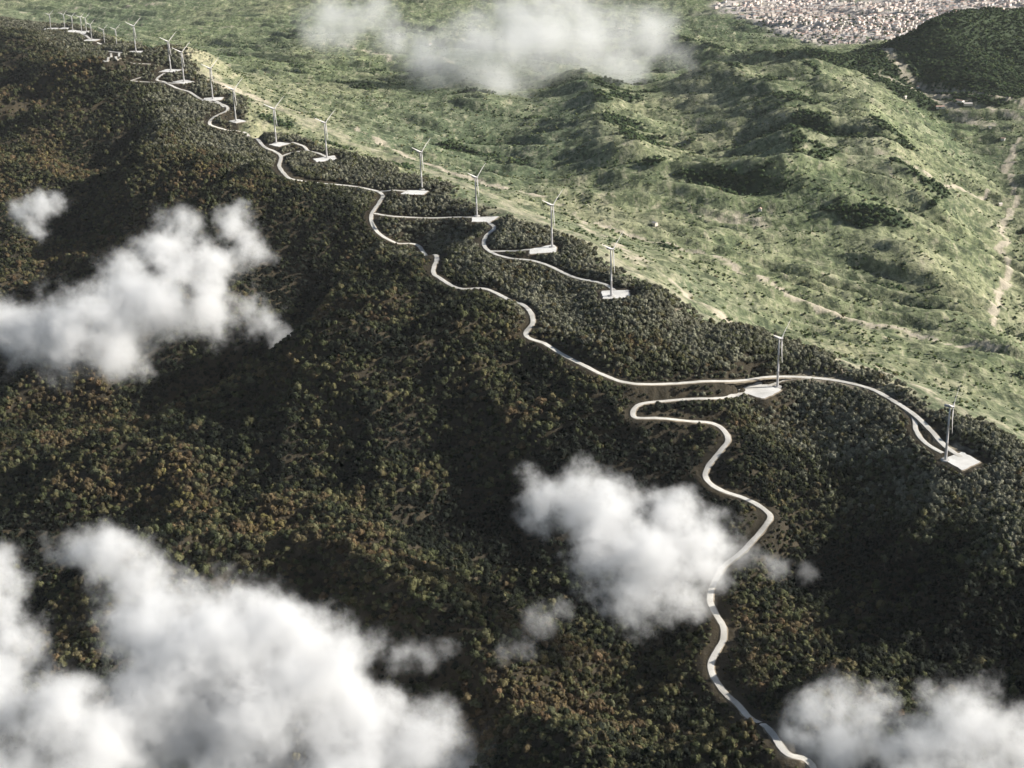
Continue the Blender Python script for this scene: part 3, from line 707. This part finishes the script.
# ---- clouds: (centre, radii) lobes of each, world metres; see build further down
def cloud_blocks(x, y, z):
    hit = np.zeros(len(x), bool); o = np.array([0, 0, CAM_Z])
    p = np.stack([x, y, z], 1); dvec = p - o
    for lab, dens, lobes in CLOUDS:
        for c, rr in lobes:
            c = np.array(c); rr = np.array(rr) * 0.75
            a = dvec / rr; b = (o - c) / rr
            A = (a * a).sum(1); B = (a * b).sum(1); Cc = (b * b).sum() - 1
            hit |= (B * B - A * Cc) > 0
    return hit

def to_pixel(x, y, z):
    q = np.stack([x, y, z - CAM_Z], 1); f = q @ np.array(fwd)
    return 512 + FOCAL * (q @ np.array(cam_right)) / f, 384 - FOCAL * (q @ np.array(cam_up)) / f, f

def pick_individuals(P, n):
    z = height(P[:, 0], P[:, 1]); u, v, f = to_pixel(P[:, 0], P[:, 1], z)
    ok = (u > 4) & (u < 1020) & (v > 4) & (v < 764) & ~cloud_blocks(P[:, 0], P[:, 1], z)
    rank = np.where(ok, P[:, 3] / f, 0); return np.argsort(-rank)[:n]

TREE_KINDS = [(0.27, 'small dark green round-crowned tree on the lower forested slope', 'dark green trees of the lower slope'),
              (0.44, 'small olive green round-crowned tree on the lower forested slope', 'olive trees of the lower slope'),
              (0.60, 'small grey green round-crowned tree on the lower forested slope', 'grey green trees of the lower slope'),
              (0.85, 'small brownish round-crowned tree on the lower forested slope', 'brownish trees of the lower slope'),
              (9.0, 'small yellowish round-crowned tree on the lower forested slope', 'yellowish trees of the lower slope')]
singles = pick_individuals(WOOD, 300)
sources = []
rr_ = np.random.default_rng(99)
for n_, k in enumerate(singles):
    x, y, t, s_ = WOOD[k]; v = n_ % len(VARIANTS) if n_ < len(VARIANTS) else int(rr_.integers(len(VARIANTS)))
    tr = bpy.data.objects.new('tree', None); COL.objects.link(tr)
    tr.location = (x, y, float(height(np.array([x]), np.array([y]))[0]) - 0.3); tr.scale = (s_, s_, s_); tr.rotation_euler.z = float(rr_.uniform(0, 6.28))
    c = bpy.data.objects.new('crown', VARIANTS[v][0]); COL.objects.link(c); c.parent = tr; c['tint'] = float(t)
    b_ = bpy.data.objects.new('trunk', VARIANTS[v][1]); COL.objects.link(b_); b_.parent = tr
    for lim, lab, grp in TREE_KINDS:
        if t < lim: break
    tr['label'] = lab; tr['category'] = 'tree'; tr['group'] = grp
    if n_ < len(VARIANTS): sources.append(c)
rest = np.ones(len(WOOD), bool); rest[singles] = False
gn_scatter('forest', sources, WOOD[rest], 31, 'dense mixed brown and olive forest covering the dark side of the ridge', 'forest')

# stands and shrubs on the green side
def green_points():
    x, y = scatter(-2200, 3800, 1500, 7300, 8.5, 5)
    fm, d, s = forest_mask(x, y); sm = stand_shade_mask(x, y); r = np.random.default_rng(8)
    dd, _, _, _ = line_field(x, y, np.array(TOWN_LINE, float))
    bush = smooth(fbm(x / 120, y / 70, 4, 221) + 0.5 * fbm(x / 30, y / 22, 2, 227), -0.2, 0.8) * 0.62 + 0.03
    soil = np.zeros_like(x)
    for w, pts in TRACKS:
        e, _, _, _ = line_field(x, y, np.array(pts, float)); soil = np.maximum(soil, e < w * 0.8)
    gl = gully(x, y) * smooth(d, 120, 420)
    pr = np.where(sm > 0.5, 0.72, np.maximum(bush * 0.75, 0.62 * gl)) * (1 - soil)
    pr = np.where(dd < 420, 0.10 + 0.0 * x, pr)
    k = (fm < 0.4) & (d > 0) & (y < 7300) & (r.uniform(0, 1, len(x)) < pr)
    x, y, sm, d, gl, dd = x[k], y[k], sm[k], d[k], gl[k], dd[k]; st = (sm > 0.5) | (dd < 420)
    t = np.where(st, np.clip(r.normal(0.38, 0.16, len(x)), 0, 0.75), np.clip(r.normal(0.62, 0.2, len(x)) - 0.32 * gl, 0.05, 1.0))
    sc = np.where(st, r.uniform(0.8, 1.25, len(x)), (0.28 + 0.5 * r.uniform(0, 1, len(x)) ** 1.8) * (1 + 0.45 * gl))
    return np.stack([x, y, t, sc], 1), st
GP, ST = green_points()
M_green = tint_mat('valley_leaves', [(0.0, (0.025, 0.045, 0.025)), (0.3, (0.050, 0.080, 0.036)), (0.6, (0.10, 0.135, 0.055)), (0.85, (0.17, 0.19, 0.08)), (1.0, (0.24, 0.22, 0.12))])
green_src = []
big = GP[ST]; small = GP[~ST]
def green_tree(P, label, group, cat, n, mats_idx):
    ids = pick_individuals(P, n)
    srcs = []
    for q, k in enumerate(ids):
        x, y, t, s_ = P[k]; v = mats_idx[q % len(mats_idx)]
        tr = bpy.data.objects.new(cat, None); COL.objects.link(tr)
        tr.location = (x, y, float(height(np.array([x]), np.array([y]))[0]) - 0.3); tr.scale = (s_, s_, s_); tr.rotation_euler.z = q * 1.7
        c = bpy.data.objects.new('crown', GREEN_VARIANTS[v]); COL.objects.link(c); c.parent = tr; c['tint'] = float(t)
        b_ = bpy.data.objects.new('trunk', VARIANTS[v][1]); COL.objects.link(b_); b_.parent = tr
        tr['label'] = label; tr['category'] = cat; tr['group'] = group
        if q < len(mats_idx): srcs.append(c)
    m = np.ones(len(P), bool); m[ids] = False
    return srcs, P[m]
GREEN_VARIANTS = []
for me, _ in VARIANTS:
    g = me.copy(); g.materials.clear(); g.materials.append(M_green); GREEN_VARIANTS.append(g)
srcs, small_rest = green_tree(small, 'low green shrub scattered on the grassy slope beyond the ridge', 'shrubs on the grassy slope', 'shrub', 60, [0, 2, 4])
gn_scatter('shrubs', srcs, small_rest, 41, 'scattered low shrubs over the green grassy valley', 'shrubs')
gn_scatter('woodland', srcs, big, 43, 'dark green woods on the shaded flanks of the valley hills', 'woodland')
print('points', len(WOOD), len(small), len(big))

# ---- the far town and a few farmhouses
M_wall = [plain('wall_%s' % n, c, 0.9, 0.1) for n, c in (('white', (0.82, 0.78, 0.74)), ('cream', (0.76, 0.68, 0.60)), ('pink', (0.70, 0.57, 0.52)))]
M_roof = [plain('roof_%s' % n, c, 0.9, 0.1) for n, c in (('tile', (0.52, 0.36, 0.29)), ('pale', (0.70, 0.63, 0.58)), ('grey', (0.55, 0.52, 0.50)))]
def house_parts(w, l, h, pitch):
    a, b = w / 2, l / 2
    wall = ([(-a, -b, -2), (a, -b, -2), (a, b, -2), (-a, b, -2), (-a, -b, h), (a, -b, h), (a, b, h), (-a, b, h), (0, -b, h + pitch), (0, b, h + pitch)],
            [(0, 1, 5, 8, 4), (1, 2, 6, 5), (2, 3, 7, 9, 6), (3, 0, 4, 7)])
    o, t = 0.5, 0.25; k = pitch / a; e = h - o * k
    rf = ([(-a - o, -b - o, e), (0, -b - o, h + pitch), (0, b + o, h + pitch), (-a - o, b + o, e), (a + o, -b - o, e), (a + o, b + o, e),
           (-a - o, -b - o, e + t), (0, -b - o, h + pitch + t), (0, b + o, h + pitch + t), (-a - o, b + o, e + t), (a + o, -b - o, e + t), (a + o, b + o, e + t)],
          [(0, 1, 2, 3), (1, 4, 5, 2), (6, 9, 8, 7), (7, 8, 11, 10), (0, 3, 9, 6), (4, 10, 11, 5), (0, 6, 7, 1), (1, 7, 10, 4), (2, 8, 9, 3), (5, 11, 8, 2)])
    return wall, rf
HOUSE_SHAPES = [house_parts(*q) for q in ((9, 12, 5.5, 2.0), (11, 15, 7.5, 2.2), (8, 10, 4.0, 1.8), (12, 20, 9.5, 2.0), (14, 28, 6.0, 2.4))]
house_mesh = {}
def house_me(i, j):
    if (i, j) not in house_mesh:
        out = []
        for nm, (V, F), m in (('wall', HOUSE_SHAPES[i][0], M_wall[j]), ('roof', HOUSE_SHAPES[i][1], M_roof[j])):
            me = bpy.data.meshes.new(nm); me.from_pydata(V, [], F); me.materials.append(m); me.update(); out.append(me)
        house_mesh[(i, j)] = out
    return house_mesh[(i, j)]
def place_house(x, y, rz, i, j, label, group, name='house'):
    wm, rm = house_me(i, j)
    t = bpy.data.objects.new(name, None); COL.objects.link(t); t.location = (x, y, float(height(np.array([x]), np.array([y]))[0])); t.rotation_euler.z = rz
    for nm, me in (('wall', wm), ('roof', rm)): q = bpy.data.objects.new(nm, me); COL.objects.link(q); q.parent = t
    t['label'] = label; t['category'] = 'house'
    if group: t['group'] = group
tx_, ty_ = scatter(300, 4200, 5800, 9000, 21.0, 61)
r = np.random.default_rng(62)
dd, ss, _, _ = line_field(tx_, ty_, np.array(TOWN_LINE, float))
k = (dd + 90 * fbm(tx_ / 260, ty_ / 260, 3, 181) < 430) & (r.uniform(0, 1, len(tx_)) < 0.94 - 0.94 * smooth(dd + 140 * fbm(tx_ / 150, ty_ / 150, 3, 321), 150, 470)) & (fbm(tx_ / 130, ty_ / 130, 3, 301) < 0.42)
hx, hy = tx_[k], ty_[k]; hz = height(hx, hy)
ang = 0.5 + 0.6 * noise2(hx / 400, hy / 400, 311) + (r.integers(0, 2, len(hx))) * math.pi / 2
u_, v_, f_ = to_pixel(hx, hy, hz); inn = (u_ > 2) & (u_ < 1022) & (v_ > 2)
order = np.argsort(np.where(inn, f_, 1e9)); first = order[:300]
shape_i = r.integers(0, 4, len(hx)); col_i = r.choice(3, len(hx), p=[0.5, 0.3, 0.2])
for q in first:
    place_house(hx[q], hy[q], ang[q], int(shape_i[q]), int(col_i[q]),
                ['white walled house with tiled roof in the far valley town', 'cream walled house with pale roof in the far valley town', 'pinkish house with grey roof in the far valley town'][int(col_i[q])], ['white houses of the far town', 'cream houses of the far town', 'pinkish houses of the far town'][int(col_i[q])])
V = []; F = []; MI = []
for q in order[300:]:
    c, s_ = math.cos(ang[q]), math.sin(ang[q])
    for part in (0, 1):
        vv, ff = HOUSE_SHAPES[int(shape_i[q])][part]; b0 = len(V)
        V += [(hx[q] + c * p[0] - s_ * p[1], hy[q] + s_ * p[0] + c * p[1], hz[q] + p[2]) for p in vv]
        F += [tuple(b0 + e for e in f) for f in ff]; MI += [int(col_i[q]) + 3 * part] * len(ff)
o = obj_from('town', V, F, mats=M_wall + M_roof, midx=MI); o['kind'] = 'stuff'; o['label'] = 'dense far town of small pale houses on the valley floor'; o['category'] = 'town'
print('houses', len(hx))
for n_, (x, y, i) in enumerate(FARMS):
    place_house(x, y, 0.6 + n_ * 0.9, i, n_ % 2, 'long pale farm shed standing alone on the valley floor' if i == 4 else 'small lone pale farmhouse in the green valley', 'farm sheds of the valley' if i == 4 else 'farmhouses of the valley', 'farm_shed' if i == 4 else 'farmhouse')

# ---- clouds: closed lumpy hulls filled with scattering vapour
def cloud(label, dens, lobes, seed):
    V = []; F = []
    iv, if_ = ico(3)
    for c, rr in lobes:
        b0 = len(V); V += list(np.array(c) + iv * np.array(rr) * 1.02); F += [tuple(b0 + j for j in f) for f in if_]
    tmp = obj_from('cloud', V, F)
    md = tmp.modifiers.new('join', 'REMESH'); md.mode = 'VOXEL'; md.voxel_size = max(6.0, min(min(rr) for c, rr in lobes) / 6)
    dg = bpy.context.evaluated_depsgraph_get()
    me = bpy.data.meshes.new_from_object(tmp.evaluated_get(dg)); me.name = 'cloud'
    old = tmp.data; bpy.data.objects.remove(tmp); bpy.data.meshes.remove(old)
    o = bpy.data.objects.new('cloud', me); COL.objects.link(o)
    m = bpy.data.materials.new('vapour'); m.use_nodes = True; nt = m.node_tree; nt.nodes.clear(); L = nt.links
    out = nt.nodes.new('ShaderNodeOutputMaterial'); pv = nt.nodes.new('ShaderNodeVolumePrincipled'); L.new(pv.outputs[0], out.inputs['Volume'])
    pv.inputs['Color'].default_value = (1.0, 1.0, 1.0, 1); pv.inputs['Anisotropy'].default_value = 0.0
    geo = node(nt, 'ShaderNodeNewGeometry'); cur = None
    size = float(np.median([min(rr) for c, rr in lobes]))
    warp = node(nt, 'ShaderNodeTexNoise'); warp.inputs['Scale'].default_value = 1 / (size * 0.9); warp.inputs['Detail'].default_value = 2
    L.new(geo.outputs['Position'], warp.inputs['Vector'])
    wv = node(nt, 'ShaderNodeVectorMath', operation='MULTIPLY_ADD'); L.new(warp.outputs['Color'], wv.inputs[0]); wv.inputs[1].default_value = (size * 0.7,) * 3
    pos0 = node(nt, 'ShaderNodeVectorMath', operation='ADD'); L.new(geo.outputs['Position'], pos0.inputs[0]); pos0.inputs[1].default_value = (-size * 0.35,) * 3
    L.new(pos0.outputs[0], wv.inputs[2]); pos = wv.outputs[0]
    for c, rr in lobes:
        s_ = node(nt, 'ShaderNodeVectorMath', operation='SUBTRACT'); L.new(pos, s_.inputs[0]); s_.inputs[1].default_value = tuple(c)
        d_ = node(nt, 'ShaderNodeVectorMath', operation='DIVIDE'); L.new(s_.outputs[0], d_.inputs[0]); d_.inputs[1].default_value = tuple(rr)
        l_ = node(nt, 'ShaderNodeVectorMath', operation='LENGTH'); L.new(d_.outputs[0], l_.inputs[0])
        if cur is None: cur = l_.outputs['Value']
        else:
            mn = node(nt, 'ShaderNodeMath', operation='SMOOTH_MIN'); L.new(cur, mn.inputs[0]); L.new(l_.outputs['Value'], mn.inputs[1]); mn.inputs[2].default_value = 0.12; cur = mn.outputs[0]
    mp = node(nt, 'ShaderNodeVectorMath', operation='ADD'); L.new(geo.outputs['Position'], mp.inputs[0]); mp.inputs[1].default_value = (seed * 371.0, 0, 0)
    n = tex_noise(nt, mp.outputs[0], 1 / (size * 0.66), 6, 0.72, 0.0)
    # v = 1 - r - 1.05 * noise + 0.16
    a1 = node(nt, 'ShaderNodeMath', operation='MULTIPLY_ADD'); L.new(n, a1.inputs[0]); a1.inputs[1].default_value = -1.9; a1.inputs[2].default_value = 1.62
    a2 = node(nt, 'ShaderNodeMath', operation='SUBTRACT'); L.new(a1.outputs[0], a2.inputs[0]); L.new(cur, a2.inputs[1])
    mr = node(nt, 'ShaderNodeMapRange', interpolation_type='SMOOTHSTEP'); L.new(a2.outputs[0], mr.inputs[0]); mr.inputs[1].default_value = 0.0; mr.inputs[2].default_value = 0.8; mr.inputs[3].default_value = 0; mr.inputs[4].default_value = dens
    L.new(mr.outputs[0], pv.inputs['Density'])
    me.materials.clear(); me.materials.append(m)
    dm = np.array([v.co[:] for v in me.vertices]); ext = float((dm.max(0) - dm.min(0)).max())
    m.cycles.volume_step_rate = min(0.6, (20.0 if dens > 0.012 else 45.0) / (ext / 10))
    o['label'] = label; o['category'] = 'cloud'; o['group'] = 'clouds drifting over the slopes'
    return o
for n_, (lab, dens, lobes) in enumerate(CLOUDS): cloud(lab, dens, lobes, n_ + 1)

# ---- the air between
hz = box('haze', -9000, 9000, -300, 14000, -140, 1300, None)
m = bpy.data.materials.new('air'); m.use_nodes = True; nt = m.node_tree; nt.nodes.clear()
out = nt.nodes.new('ShaderNodeOutputMaterial'); pv = nt.nodes.new('ShaderNodeVolumePrincipled'); nt.links.new(pv.outputs[0], out.inputs['Volume'])
pv.inputs['Color'].default_value = (0.92, 0.95, 0.97, 1); pv.inputs['Density'].default_value = 7e-6
hz.data.materials.append(m); hz['kind'] = 'stuff'
